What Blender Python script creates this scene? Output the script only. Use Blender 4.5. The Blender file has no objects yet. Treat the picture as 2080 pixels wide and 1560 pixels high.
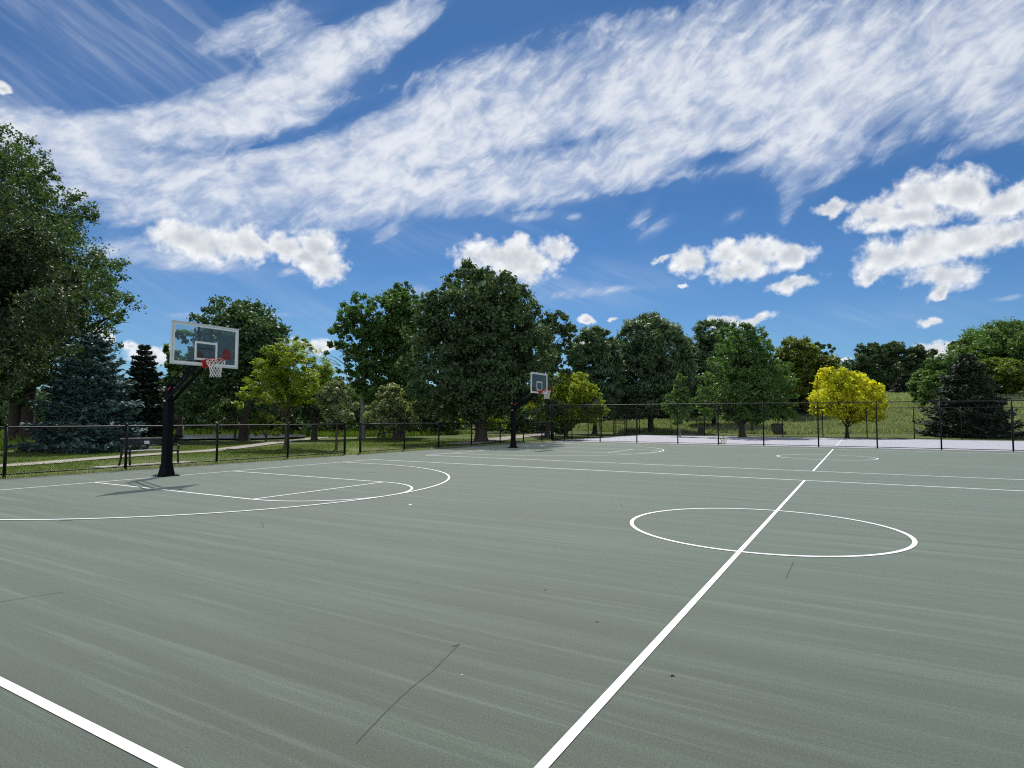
import bpy, bmesh, math, random
import numpy as np
from math import sin, cos, pi, radians, hypot
from mathutils import Matrix, Vector

sc = bpy.context.scene
COL = sc.collection
# ------------------------------------------------------------------ camera (solved from the court lines)
FPX, CX, CY, CH, YAW, PITCH, ROLL = 1216.25, 1.248, -9.179, 1.527, -0.52618, 0.05805, 0.00234
F = Vector((sin(YAW)*cos(PITCH), cos(YAW)*cos(PITCH), sin(PITCH)))
R0 = Vector((cos(YAW), -sin(YAW), 0)); U0 = R0.cross(F)
R = R0*cos(ROLL)+U0*sin(ROLL); U = -R0*sin(ROLL)+U0*cos(ROLL)
CAM = Vector((CX, CY, CH))
cd = bpy.data.cameras.new('camera'); cd.sensor_width = 36; cd.lens = FPX/2080*36
cd.clip_start = .05; cd.clip_end = 5000
co = bpy.data.objects.new('camera', cd); COL.objects.link(co)
co.matrix_world = Matrix(((R.x, U.x, -F.x, CAM.x), (R.y, U.y, -F.y, CAM.y), (R.z, U.z, -F.z, CAM.z), (0, 0, 0, 1)))
sc.camera = co

def sstep(a, b, x):
    t = np.clip((np.asarray(x, float)-a)/(b-a), 0, 1); return t*t*(3-2*t)
def hgt(x, y):
    """height of the park's ground: flat round the courts, a meadow slope to the north-east"""
    x = np.asarray(x, float); y = np.asarray(y, float)
    hill = 5.7*sstep(52, 112, y)*sstep(-32, 6, x)
    hill = hill + 5.0*sstep(60, 150, y-0.25*x)*sstep(6, 40, x)
    mound = 1.0*sstep(48, 75, y)*(1-sstep(-30, -5, x))*sstep(-70, -30, x)
    bump = .12*np.sin(x*.13+1)*np.cos(y*.11)*sstep(19, 32, np.hypot(np.maximum(0, np.maximum(-17.4-x, x-20))+15, np.maximum(0, np.maximum(-20-y, y-48))+15))
    return hill+mound+bump-.02
def ray(u, v): return F+R*((u-1040)/FPX)-U*((v-780)/FPX)
def unp(u, v):
    d = ray(u, v); t = -CAM.z/d.z; p = CAM+d*t; return (p.x, p.y)
def spot(u, D):
    """ground point seen in column u at depth D"""
    p = CAM+ray(u, 850)*D
    return Vector((p.x, p.y, float(hgt(p.x, p.y))))
def zat(u, v, D): return (CAM+ray(u, v)*D).z

# ------------------------------------------------------------------ helpers
def tag(o, label=None, cat=None, group=None, kind=None):
    if label: o['label'] = label
    if cat: o['category'] = cat
    if group: o['group'] = group
    if kind: o['kind'] = kind
    return o
def empty(name, loc=(0, 0, 0), rz=0):
    o = bpy.data.objects.new(name, None); COL.objects.link(o)
    o.location = loc; o.rotation_euler = (0, 0, rz); o.empty_display_size = .2
    return o
class MB:
    def __init__(s): s.v = []; s.f = []; s.smooth = []
    def add(s, vs, fs, smooth=False):
        n = len(s.v); s.v.extend([tuple(v) for v in vs])
        for f in fs: s.f.append([i+n for i in f]); s.smooth.append(smooth)
        return s
    def box(s, c, d, rz=0, m=None):
        x, y, z = [q/2 for q in d]
        vs = [Vector((a*x, b*y, e*z)) for a in (-1, 1) for b in (-1, 1) for e in (-1, 1)]
        M = m if m is not None else Matrix.Rotation(rz, 3, 'Z')
        return s.add([M@v+Vector(c) for v in vs], [(0, 1, 3, 2), (4, 6, 7, 5), (0, 4, 5, 1), (2, 3, 7, 6), (0, 2, 6, 4), (1, 5, 7, 3)])
    def bar(s, a, b, w, t, up=(0, 0, 1)):
        """box section bar from a to b"""
        a = Vector(a); b = Vector(b); d = (b-a); L = d.length; d.normalize()
        sd = d.cross(Vector(up)); 
        if sd.length < 1e-5: sd = Vector((1, 0, 0))
        sd.normalize(); u = sd.cross(d)
        M = Matrix((d, sd, u)).transposed()
        return s.box((a+b)/2, (L, w, t), m=M)
    def tube(s, pts, r, n=8, cap=True, closed=False):
        pts = [Vector(p) for p in pts]; k = len(pts)
        rs = r if hasattr(r, '__len__') else [r]*k
        vs = []; prev = None
        for i, p in enumerate(pts):
            if closed: d = pts[(i+1) % k]-pts[i-1]
            else: d = pts[min(i+1, k-1)]-pts[max(i-1, 0)]
            d.normalize()
            if prev is None:
                a = d.cross(Vector((0, 0, 1)))
                if a.length < .05: a = d.cross(Vector((1, 0, 0)))
            else: a = prev-d*prev.dot(d)
            a.normalize(); b = d.cross(a); prev = a
            for j in range(n):
                t = 2*pi*j/n; vs.append(p+(a*cos(t)+b*sin(t))*rs[i])
        fs = []
        for i in range(k if closed else k-1):
            i2 = (i+1) % k
            for j in range(n):
                j2 = (j+1) % n; fs.append((i*n+j, i*n+j2, i2*n+j2, i2*n+j))
        s.add(vs, fs, True)
        if cap and not closed:
            m = len(s.v)-len(vs)
            s.f.append([m+j for j in range(n)][::-1]); s.smooth.append(False)
            s.f.append([m+(k-1)*n+j for j in range(n)]); s.smooth.append(False)
        return s
    def build(s, name, mat, parent=None, bevel=0):
        me = bpy.data.meshes.new(name); me.from_pydata(s.v, [], s.f)
        me.polygons.foreach_set('use_smooth', s.smooth); me.update()
        bm = bmesh.new(); bm.from_mesh(me); bmesh.ops.recalc_face_normals(bm, faces=bm.faces)
        if bevel:
            bmesh.ops.remove_doubles(bm, verts=bm.verts, dist=1e-5)
            bmesh.ops.bevel(bm, geom=[e for e in bm.edges if len(e.link_faces) == 2 and e.calc_face_angle(0) > .6], offset=bevel, segments=2, affect='EDGES')
        bm.to_mesh(me); bm.free()
        me.materials.append(mat)
        o = bpy.data.objects.new(name, me); COL.objects.link(o)
        if parent: o.parent = parent
        return o
def npmesh(name, verts, faces, mat, parent=None, smooth=False):
    """fast mesh from arrays: verts (n,3), faces (m,k)"""
    me = bpy.data.meshes.new(name); m, k = faces.shape
    me.vertices.add(len(verts)); me.vertices.foreach_set('co', np.ascontiguousarray(verts, np.float32).ravel())
    me.loops.add(m*k); me.loops.foreach_set('vertex_index', np.ascontiguousarray(faces, np.int32).ravel())
    me.polygons.add(m); me.polygons.foreach_set('loop_start', np.arange(0, m*k, k, dtype=np.int32))
    me.polygons.foreach_set('loop_total', np.full(m, k, np.int32))
    if smooth: me.polygons.foreach_set('use_smooth', np.ones(m, bool))
    me.update(calc_edges=True); me.materials.append(mat)
    o = bpy.data.objects.new(name, me); COL.objects.link(o)
    if parent: o.parent = parent
    return o
def copy_tree(o, parent=None):
    c = o.copy(); COL.objects.link(c); c.parent = parent
    for ch in list(o.children): copy_tree(ch, c)
    return c

# ------------------------------------------------------------------ materials
class NT:
    def __init__(s, nt): s.nt = nt
    def n(s, t, ins=None, **kw):
        o = s.nt.nodes.new(t)
        for k, v in kw.items(): setattr(o, k, v)
        for k, v in (ins or {}).items():
            if hasattr(v, 'is_output') or isinstance(v, bpy.types.NodeSocket): s.nt.links.new(v, o.inputs[k])
            else: o.inputs[k].default_value = v
        return o
    def m(s, op, a, b=0., c=0., clamp=False):
        return s.n('ShaderNodeMath', {0: a, 1: b, 2: c}, operation=op, use_clamp=clamp).outputs[0]
    def ss(s, lo, hi, x):
        return s.n('ShaderNodeMapRange', {0: x, 1: lo, 2: hi, 3: 0., 4: 1.}, interpolation_type='SMOOTHSTEP').outputs[0]
    def mixc(s, f, a, b, bt='MIX'):
        return s.n('ShaderNodeMix', {0: f, 6: a, 7: b}, data_type='RGBA', blend_type=bt).outputs[2]
    def noise(s, vec, scale, detail=4., rough=.5, dist=0.):
        return s.n('ShaderNodeTexNoise', {'Vector': vec, 'Scale': scale, 'Detail': detail, 'Roughness': rough, 'Distortion': dist}).outputs[0]
    def mapping(s, vec, loc=(0, 0, 0), rot=(0, 0, 0), scale=(1, 1, 1), t='POINT'):
        return s.n('ShaderNodeMapping', {0: vec, 1: loc, 2: rot, 3: scale}, vector_type=t).outputs[0]
def rgb(c): return (c[0], c[1], c[2], 1)
def newmat(name):
    m = bpy.data.materials.new(name); m.use_nodes = True; m.node_tree.nodes.clear()
    return m, NT(m.node_tree)
def out(t, sh): t.n('ShaderNodeOutputMaterial', {0: sh})
def simple(name, col, rough=.5, metal=0., spec=.5, vary=.15, scale=6., bump=0.):
    m, t = newmat(name)
    tc = t.n('ShaderNodeTexCoord').outputs['Object']
    n = t.noise(tc, scale, 5., .6)
    c = t.mixc(t.ss(.3, .7, n), rgb([q*(1-vary) for q in col]), rgb([min(1, q*(1+vary)) for q in col]))
    ins = {'Base Color': c, 'Roughness': rough, 'Metallic': metal, 'Specular IOR Level': spec}
    if bump:
        ins['Normal'] = t.n('ShaderNodeBump', {'Strength': bump, 'Height': t.noise(tc, scale*8, 4.)}).outputs[0]
    out(t, t.n('ShaderNodeBsdfPrincipled', ins).outputs[0]); return m
def leafmat(name, c1, c2, trans=.4, rough=.45, spec=.35, tcol=None):
    m, t = newmat(name)
    rnd = t.n('ShaderNodeNewGeometry').outputs['Random Per Island']
    tc = t.n('ShaderNodeTexCoord').outputs['Object']
    big = t.noise(tc, .55, 3.)
    f = t.m('ADD', t.m('MULTIPLY', rnd, .65), t.m('MULTIPLY', t.ss(.35, .65, big), .35))
    c = t.mixc(f, rgb(c1), rgb(c2))
    p = t.n('ShaderNodeBsdfPrincipled', {'Base Color': c, 'Roughness': rough, 'Specular IOR Level': spec})
    tr = t.n('ShaderNodeBsdfTranslucent', {0: t.mixc(1., c, rgb(tcol or (1.5, 1.6, .6)), 'MULTIPLY')})
    out(t, t.n('ShaderNodeMixShader', {0: trans, 1: p.outputs[0], 2: tr.outputs[0]}).outputs[0]); return m
def barkmat(name, c):
    m, t = newmat(name)
    tc = t.n('ShaderNodeTexCoord').outputs['Object']
    n = t.noise(t.mapping(tc, scale=(9, 9, 1.6)), 2., 6., .65)
    col = t.mixc(t.ss(.3, .7, n), rgb([q*.45 for q in c]), rgb([q*1.35 for q in c]))
    b = t.n('ShaderNodeBump', {'Strength': .7, 'Distance': .05, 'Height': n}).outputs[0]
    out(t, t.n('ShaderNodeBsdfPrincipled', {'Base Color': col, 'Roughness': .9, 'Normal': b}).outputs[0]); return m

M_black = simple('black_vinyl', (.006, .006, .007), .42, spec=.30)
M_wire = simple('black_wire', (.007, .008, .008), .8, spec=.04)
M_pole = simple('black_powder_coat', (.004, .004, .006), .6, spec=.12, scale=20)
M_alu = simple('aluminium_trim', (.70, .72, .71), .4, metal=.2, vary=.05)
M_white = simple('white_paint_trim', (.84, .85, .83), .5, vary=.04)
M_red = simple('red_rim_paint', (.50, .015, .022), .4, vary=.2)
M_net = simple('white_net_cord', (.80, .80, .78), .85, vary=.05)
M_wood = simple('grey_weathered_boards', (.36, .34, .31), .75, vary=.25, scale=12)
M_iron = simple('black_cast_iron', (.006, .006, .007), .4, spec=.4)
M_conc = simple('pale_concrete', (.36, .335, .29), .9, vary=.12, scale=3, bump=.2)
M_brownw = simple('brown_timber', (.16, .085, .045), .8, vary=.3, scale=10)
M_bin = simple('grey_bin_metal', (.075, .080, .070), .6, vary=.2)
M_plaque = simple('white_plaque', (.75, .76, .78), .5, vary=.05)

def court_mat():
    m, t = newmat('green_court_coating')
    P = t.n('ShaderNodeTexCoord').outputs['Object']
    s1 = t.noise(t.mapping(P, scale=(.11, 2.9, 1)), 1., 6., .64, .08)         # squeegee streaks along the court's length
    s2 = t.noise(t.mapping(P, loc=(5, 3, 0), rot=(0, 0, .03), scale=(.26, 10.0, 1)), 1., 4., .62, .05)
    big = t.noise(P, .22, 4., .55)
    fine = t.noise(P, 75., 3., .7)
    grit = t.noise(P, 190., 2., .7)
    c = t.mixc(t.ss(.30, .70, big), (.051, .062, .046, 1), (.053, .077, .055, 1))
    c = t.mixc(t.m('MULTIPLY', t.ss(.42, .68, s1), .55), c, (.100, .132, .102, 1))
    c = t.mixc(t.m('MULTIPLY', t.ss(.53, .70, s2), .36), c, (.140, .176, .148, 1))
    c = t.mixc(t.m('MULTIPLY', t.ss(.50, .30, s2), .34), c, (.040, .046, .039, 1))
    c = t.mixc(t.m('MULTIPLY', t.ss(.54, .75, t.noise(P, 1.1, 5., .7)), .30), c, (.068, .068, .060, 1))
    c = t.mixc(.45, c, t.mixc(t.ss(.25, .75, fine), (.15, .15, .15, 1), (.85, .85, .85, 1)), 'SOFT_LIGHT')
    c = t.mixc(.50, c, t.mixc(t.ss(.3, .7, grit), (.05, .05, .05, 1), (.95, .95, .95, 1)), 'SOFT_LIGHT')
    b = t.n('ShaderNodeBump', {'Strength': .12, 'Distance': .003, 'Height': t.m('ADD', fine, grit)}).outputs[0]
    r = t.m('ADD', .76, t.m('MULTIPLY', s1, .12))
    out(t, t.n('ShaderNodeBsdfPrincipled', {'Base Color': c, 'Roughness': r, 'Specular IOR Level': .34, 'Sheen Weight': .36, 'Sheen Roughness': .45, 'Sheen Tint': (.91, 1., .80, 1), 'Normal': b}).outputs[0]); return m
M_court = court_mat()
def line_mat():
    m, t = newmat('white_line_paint')
    P = t.n('ShaderNodeTexCoord').outputs['Object']
    n = t.noise(P, 3., 6., .7); g = t.noise(P, 120., 2., .7)
    c = t.mixc(t.ss(.62, .8, n), (.80, .80, .82, 1), (.62, .64, .63, 1))
    c = t.mixc(t.m('MULTIPLY', t.ss(.58, .70, t.noise(P, 38., 5., .75)), .25), c, (.40, .44, .41, 1))
    c = t.mixc(.3, c, t.mixc(g, (.3, .3, .3, 1), (.7, .7, .7, 1)), 'SOFT_LIGHT')
    out(t, t.n('ShaderNodeBsdfPrincipled', {'Base Color': c, 'Roughness': .7}).outputs[0]); return m
M_line = line_mat()
M_tennis = simple('lavender_court_coating', (.40, .40, .455), .8, vary=.05, scale=1.2)
M_crack = simple('dark_crack', (.052, .065, .055), .9)
M_asph = simple('grey_asphalt_edge', (.16, .155, .15), .9, vary=.25, scale=2.5)
def ground_mat():
    m, t = newmat('park_grass')
    P = t.n('ShaderNodeTexCoord').outputs['Object']
    a = t.noise(P, .12, 5., .6); b = t.noise(P, 1.3, 5., .65); c_ = t.noise(P, 9., 4., .7); d = t.noise(P, 40., 3., .7)
    c = t.mixc(t.ss(.32, .68, a), (.082, .124, .028, 1), (.122, .155, .042, 1))
    c = t.mixc(t.m('MULTIPLY', t.ss(.45, .7, b), .6), c, (.165, .168, .066, 1))
    c = t.mixc(t.m('MULTIPLY', t.ss(.5, .7, c_), .4), c, (.062, .092, .026, 1))
    c = t.mixc(.7, c, t.mixc(d, (.15, .15, .15, 1), (.85, .85, .85, 1)), 'SOFT_LIGHT')
    bp = t.n('ShaderNodeBump', {'Strength': .6, 'Distance': .05, 'Height': t.m('ADD', c_, d)}).outputs[0]
    out(t, t.n('ShaderNodeBsdfPrincipled', {'Base Color': c, 'Roughness': .9, 'Specular IOR Level': .2, 'Normal': bp}).outputs[0]); return m
M_ground = ground_mat()
def water_mat():
    m, t = newmat('pond_water')
    P = t.n('ShaderNodeTexCoord').outputs['Object']
    b = t.n('ShaderNodeBump', {'Strength': .5, 'Distance': .08, 'Height': t.noise(P, 4., 3.)}).outputs[0]
    out(t, t.n('ShaderNodeBsdfPrincipled', {'Base Color': (.03, .045, .04, 1), 'Roughness': .22, 'Specular IOR Level': .8, 'Normal': b}).outputs[0]); return m
M_water = water_mat()
def glass_mat():
    m, t = newmat('backboard_glass')
    tr = t.n('ShaderNodeBsdfTransparent', {0: (.84, .90, .89, 1)})
    gl = t.n('ShaderNodeBsdfGlossy', {0: (1, 1, 1, 1), 1: .01})
    df = t.n('ShaderNodeBsdfDiffuse', {0: (.46, .50, .48, 1)})
    fr = t.n('ShaderNodeFresnel', {0: 1.45}).outputs[0]
    a = t.n('ShaderNodeMixShader', {0: .07, 1: tr.outputs[0], 2: df.outputs[0]}).outputs[0]
    out(t, t.n('ShaderNodeMixShader', {0: fr, 1: a, 2: gl.outputs[0]}).outputs[0]); return m
M_glass = glass_mat()

# leaf colours (real leaf albedo)
G_cotton = leafmat('cottonwood_leaf', (0.041, 0.086, 0.032), (0.076, 0.132, 0.051), .34, .52, .28)
G_glossy = leafmat('glossy_leaf', (0.033, 0.059, 0.026), (0.065, 0.096, 0.052), .26, .50, .30)
G_maple = leafmat('dark_maple_leaf', (0.048, 0.097, 0.048), (0.101, 0.152, 0.068), .28, .55, .25)
G_dark = leafmat('dark_green_leaf', (0.042, 0.092, 0.038), (0.075, 0.141, 0.057), .30, .5, .35)
G_light = leafmat('yellow_green_leaf', (0.164, 0.240, 0.028), (0.266, 0.329, 0.045), .5, .5, .3)
G_mid = leafmat('mid_green_leaf', (0.073, 0.146, 0.039), (0.130, 0.215, 0.065), .38, .48, .4)
G_ash = leafmat('ash_leaf', (0.051, 0.117, 0.032), (0.111, 0.200, 0.058), .38, .50, .30)
G_pear = leafmat('narrow_leaf', (0.069, 0.132, 0.068), (0.140, 0.211, 0.120), .30, .48, .32)
G_gold = leafmat('golden_leaf', (.37, .43, .020), (.80, .76, .050), .5, .55, .25, (1.2, 1.2, .6))
G_gold2 = leafmat('lime_leaf', (.14, .22, .020), (.36, .40, .050), .42, .55, .25, (1.3, 1.3, .6))
G_pale = leafmat('pale_leaf', (0.143, 0.198, 0.088), (0.275, 0.308, 0.187), .36, .45, .4)
G_olive = leafmat('olive_leaf', (0.092, 0.138, 0.025), (0.154, 0.193, 0.036), .42, .5, .3)
G_blue = leafmat('blue_spruce_needle', (0.057, 0.111, 0.107), (0.126, 0.217, 0.210), .06, .6, .3, (1, 1, 1))
G_spruce = leafmat('dark_spruce_needle', (0.018, 0.034, 0.026), (0.044, 0.073, 0.052), .06, .6, .3, (1, 1, 1))
G_spruce2 = leafmat('green_spruce_needle', (0.025, 0.044, 0.026), (0.058, 0.086, 0.052), .08, .6, .3, (1, 1, 1))
G_wood = leafmat('far_wood_leaf', (0.037, 0.076, 0.035), (0.076, 0.122, 0.051), .25, .5, .3)
G_grass = leafmat('meadow_blade', (0.193, 0.238, 0.130), (0.347, 0.381, 0.269), .40, .6, .2)
G_lawn = leafmat('lawn_blade', (0.101, 0.163, 0.039), (0.160, 0.217, 0.061), .35, .6, .2)
G_grass2 = leafmat('lush_blade', (0.064, 0.119, 0.017), (0.124, 0.180, 0.033), .45, .6, .2)
B_bark = barkmat('grey_brown_bark', (.075, .060, .048))
B_dark = barkmat('dark_bark', (.045, .036, .030))
B_pale = barkmat('pale_bark', (.30, .28, .25))

# ------------------------------------------------------------------ vegetation builders
def unit(rng, n):
    v = rng.normal(size=(n, 3)); return v/np.linalg.norm(v, axis=1, keepdims=True)
def leaves(name, c, nrm, size, aspect, mat, parent, rng, along=None, shape=4):
    """one small folded blade per point; nrm = the way its face looks, along = the way it points"""
    n = len(c)
    a = unit(rng, n) if along is None else along
    a = a-nrm*(a*nrm).sum(1, keepdims=True); a /= np.linalg.norm(a, axis=1, keepdims=True)+1e-9
    b = np.cross(nrm, a)
    l = size[:, None]*.5; w = l*aspect
    if shape == 4:
        v = np.stack([c-a*l, c+b*w, c+a*l, c-b*w], 1)
        f = np.arange(4*n).reshape(n, 4)
    else:
        fold = nrm*w*.35
        v = np.stack([c-a*l, c+b*w*.8-a*l*.35+fold, c+b*w*.75+a*l*.25+fold, c+a*l, c-b*w*.75+a*l*.25+fold, c-b*w*.8-a*l*.35+fold], 1)
        k = np.arange(n)[:, None]*6
        f = np.concatenate([k+np.array([[0, 1, 2, 3]]), k+np.array([[0, 3, 4, 5]])], 0)
    return npmesh(name, v.reshape(-1, 3), f, mat, parent)
PROFILE = {
    'round': lambda t: np.sqrt(np.clip(1-(1.9*t-.9)**2, 0, 1))**.8,
    'oval': lambda t: np.clip(np.sin(pi*np.clip(t, 0, 1)**.85), 0, 1)**.6,
    'dome': lambda t: np.sqrt(np.clip(1-t**2.3, 0, 1))*(.72+.28*np.clip(t*5, 0, 1)),
    'pyramid': lambda t: np.clip(1-t, 0, 1)**.62*(.55+.45*np.clip(t*6, 0, 1)),
    'egg': lambda t: np.sqrt(np.clip(1-np.clip((t-.38)/.62, 0, 1)**2.4, 0, 1))*(.80+.20*np.clip(t/.38, 0, 1)),
    'spread': lambda t: np.clip(np.sin(pi*np.clip(t*.86+.12, 0, 1)), 0, 1)**.8,
}
def limb(mb, a, b, r0, r1, rng, sag=.12, n=5, sides=6):
    a = np.array(a); b = np.array(b); L = np.linalg.norm(b-a)
    off = rng.normal(size=3)*L*.05; off[2] += L*sag
    pts = [tuple(a+(b-a)*t+off*4*t*(1-t)) for t in np.linspace(0, 1, n)]
    mb.tube(pts, [r0+(r1-r0)*t for t in np.linspace(0, 1, n)], sides)
def tree(name, label, cat, base, H, cb, rad, prof='round', mat=None, bark=None, seed=1, nleaf=22000, lsize=.2, aspect=.62, tr=None,
         nblob=34, blob=.30, clump=.26, gap=.0, blobs=None, group=None, lean=0., shape=4, fork=None, up=.35, twoaxis=1., trunks=None, limbs=16, fill=.5, shoots=False):
    """trunk with limbs (one part) and a crown of single leaves in clumps (one part)"""
    rng = np.random.default_rng(seed)
    root = tag(empty(name, base), label, cat, group)
    ch = H-cb
    if blobs is None:
        bl = [(0, 0, H-rad*blob*.55, rad*blob*.8)]
        n_try = 0
        while len(bl) < nblob:
            n_try += 1
            t = rng.uniform(.02, 1); rr = rad*float(PROFILE[prof](np.array(t)))
            if rng.uniform() > (rr/rad)**1.1+.15: continue
            an = 2.399963*len(bl)+rng.uniform(-.5, .5); br = rad*blob*rng.uniform(.7, 1.15)*(1-.2*t)
            q = max(0, rr-br*.30)*(1 if rng.uniform() < .85 else rng.uniform(.3, .9))
            z = min(cb+ch*t, H-br*.5); z = max(z, cb+br*.5)
            bl.append((q*cos(an), q*sin(an)*twoaxis, z, br))
        for k in range(int(nblob*fill)):                      # inner foliage
            t = rng.uniform(.08, .85); rr = rad*float(PROFILE[prof](np.array(t)))*rng.uniform(0, .6); an = rng.uniform(0, 2*pi)
            bl.append((rr*cos(an), rr*sin(an)*twoaxis, cb+ch*t, rad*blob*1.0))
        bl = np.array(bl)
    else: bl = np.array(blobs, float)
    # clumps on each blob, leaves round each clump
    w = bl[:, 3]**2; w = w/w.sum()
    nc = max(40, int(nleaf/48)); bi = rng.choice(len(bl), nc, p=w)
    d = unit(rng, nc); d[:, 2] = d[:, 2]*.85+.12
    cc = bl[bi, :3]+d*bl[bi, 3:4]*rng.uniform(.45, 1.0, (nc, 1))**.6
    cr = bl[bi, 3]*clump*rng.uniform(.6, 1.35, nc)
    li = rng.integers(0, nc, nleaf)
    p = cc[li]+rng.normal(size=(nleaf, 3))*cr[li, None]*np.array([.62, .62, .48])
    p[:, 2] = np.maximum(p[:, 2], max(.25, cb*.55))
    out_ = p-bl[bi[li], :3]; out_ /= np.linalg.norm(out_, axis=1, keepdims=True)+1e-6
    nr = unit(rng, nleaf)*.9+out_*.45+np.array([0, 0, up]); nr /= np.linalg.norm(nr, axis=1, keepdims=True)
    al = None
    if shoots:                                                # upright leafy shoots
        al = out_*.55+np.array([0, 0, 1.])+rng.normal(size=(nleaf, 3))*.35
    leaves('crown', p, nr, lsize*rng.uniform(.6, 1.3, nleaf), aspect, mat, root, rng, along=al, shape=shape)
    tr = tr or .022*H+.05
    mb = MB()
    for (ox, oy) in (trunks or [(0, 0)]):
        top = cb+ch*.62
        lx, ly = lean*H*.3, rng.normal()*.1
        def axis(z): return np.array([ox+lx*(z/H)+.05*sin(z*1.3+seed)*tr*4+ox*1.2*z/H, oy+ly*(z/H)+oy*z/H, z])
        zs = [-.15, .0, .12, .4, cb*.6+.3, cb+.1*ch, cb+.3*ch, cb+.5*ch, top]
        zs = sorted(set(round(z, 3) for z in zs))
        rs = [tr*(1.75 if z <= 0 else 1.4 if z < .2 else 1.12 if z < .5 else max(.12, 1-.85*(z/top)**1.1)) for z in zs]
        mb.tube([tuple(axis(z)) for z in zs], rs, 10)
        idx = rng.permutation(len(bl))[:limbs]
        for i in idx:
            b = bl[i, :3]; z0 = max(cb*.75, min(top*.95, b[2]-np.hypot(b[0], b[1])*.75))
            r0 = tr*max(.18, .55*(1-z0/H)); limb(mb, axis(z0), b+unit(rng, 1)[0]*bl[i, 3]*.3, r0, .012+tr*.03, rng)
            for q in range(2):
                e = b+unit(rng, 1)[0]*bl[i, 3]*.8; limb(mb, axis(z0)*.35+b*.65, e, r0*.4, .008, rng, .05, 4, 5)
    mb.build('trunk', bark or B_bark, root)
    return root
def conifer(name, label, base, H, rad, mat, seed=1, nbr=260, lsize=.26, group=None, skirt=.12, power=.85, cat='tree', dens=26):
    """spire of tiered drooping boughs, every spray a blade of needles"""
    rng = np.random.default_rng(seed)
    root = tag(empty(name, base), label, cat, group)
    P = []; N = []; A = []; S = []
    mb = MB(); mb.tube([(0, 0, -.1), (0, 0, H*.3), (0, 0, H*.97)], [H*.024+.03, H*.018, .012], 8)
    nl = max(12, int(H*3.2))
    for k in range(nbr):
        lev = rng.integers(0, nl); t = ((lev+rng.uniform(-.18, .18))/nl); t = min(.985, max(0, t))**1.12
        z = skirt+(H-skirt)*t
        L = rad*(max(0.02, 1-t)**power)*rng.uniform(.72, 1.12)*(1+.16*sin(lev*2.1))+.05
        az = rng.uniform(0, 2*pi); dr = np.array([cos(az), sin(az), 0]); sd = np.array([-sin(az), cos(az), 0])
        n = int(10+dens*L/max(rad, .1)*1.6)
        s = rng.uniform(.12, 1, n)**.7
        droop = -.30*(1-t)+.10
        zz = z+L*(droop*s+.22*s**3)
        zz = np.maximum(zz, .08)
        w = rng.normal(size=n)*L*.17*(1.05-s*.75)
        pp = dr*(L*s)[:, None]+sd*w[:, None]; pp[:, 2] = zz-np.abs(w)*.25+rng.normal(size=n)*.035*max(1, rad*.5)
        P.append(pp)
        al = dr+sd*(np.sign(w)*.75)[:, None]+rng.normal(size=(n, 3))*.22; al[:, 2] -= .12
        A.append(al/np.linalg.norm(al, axis=1, keepdims=True))
        nn = np.array([0, 0, 1.])+rng.normal(size=(n, 3))*.45; N.append(nn/np.linalg.norm(nn, axis=1, keepdims=True))
        S.append(lsize*rng.uniform(.6, 1.25, n)*(.65+.35*(1-t)))
        if k % 3 == 0:
            mb.tube([(0, 0, z), tuple(dr*L*.5+np.array([0, 0, z+L*(droop*.5+.03)])), tuple(dr*L*.92+np.array([0, 0, z+L*(droop*.92+.17)]))], [.03*L/3+.008, .015, .005], 5)
    leaves('crown', np.concatenate(P), np.concatenate(N), np.concatenate(S), .42, mat, root, rng, along=np.concatenate(A))
    mb.build('trunk', B_dark, root)
    return root
def tufts(name, pts, hs, mat, rng, blades=6, wid=.03, lean=.35, kind='stuff'):
    n = len(pts)*blades
    b = np.repeat(pts, blades, 0)+np.c_[rng.normal(size=(n, 2))*.10, np.zeros(n)]
    h = np.repeat(hs, blades)*rng.uniform(.55, 1.15, n)
    an = rng.uniform(0, 2*pi, n); sd = np.c_[np.cos(an), np.sin(an), np.zeros(n)]*wid
    ln = np.c_[rng.normal(size=(n, 2))*lean, np.zeros(n)]*h[:, None]
    up = np.c_[np.zeros((n, 2)), h]
    v = np.stack([b-sd, b+sd, b+up*.6+ln*.4+sd*.7, b+up+ln, b+up*.6+ln*.4-sd*.7], 1).reshape(-1, 3)
    f = (np.arange(n)[:, None]*5+np.array([[0, 1, 2, 4]]))
    f2 = (np.arange(n)[:, None]*5+np.array([[4, 2, 3, 3]]))
    me = bpy.data.meshes.new(name)
    m3 = f2[:, :3]
    tot = np.concatenate([f.ravel(), m3.ravel()]); nq = len(f); nt_ = len(m3)
    me.vertices.add(len(v)); me.vertices.foreach_set('co', v.astype(np.float32).ravel())
    me.loops.add(len(tot)); me.loops.foreach_set('vertex_index', tot.astype(np.int32))
    me.polygons.add(nq+nt_)
    me.polygons.foreach_set('loop_start', np.concatenate([np.arange(nq)*4, nq*4+np.arange(nt_)*3]).astype(np.int32))
    me.polygons.foreach_set('loop_total', np.concatenate([np.full(nq, 4), np.full(nt_, 3)]).astype(np.int32))
    me.update(calc_edges=True); me.materials.append(mat)
    o = bpy.data.objects.new(name, me); COL.objects.link(o)
    if kind: o['kind'] = kind
    return o

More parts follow.
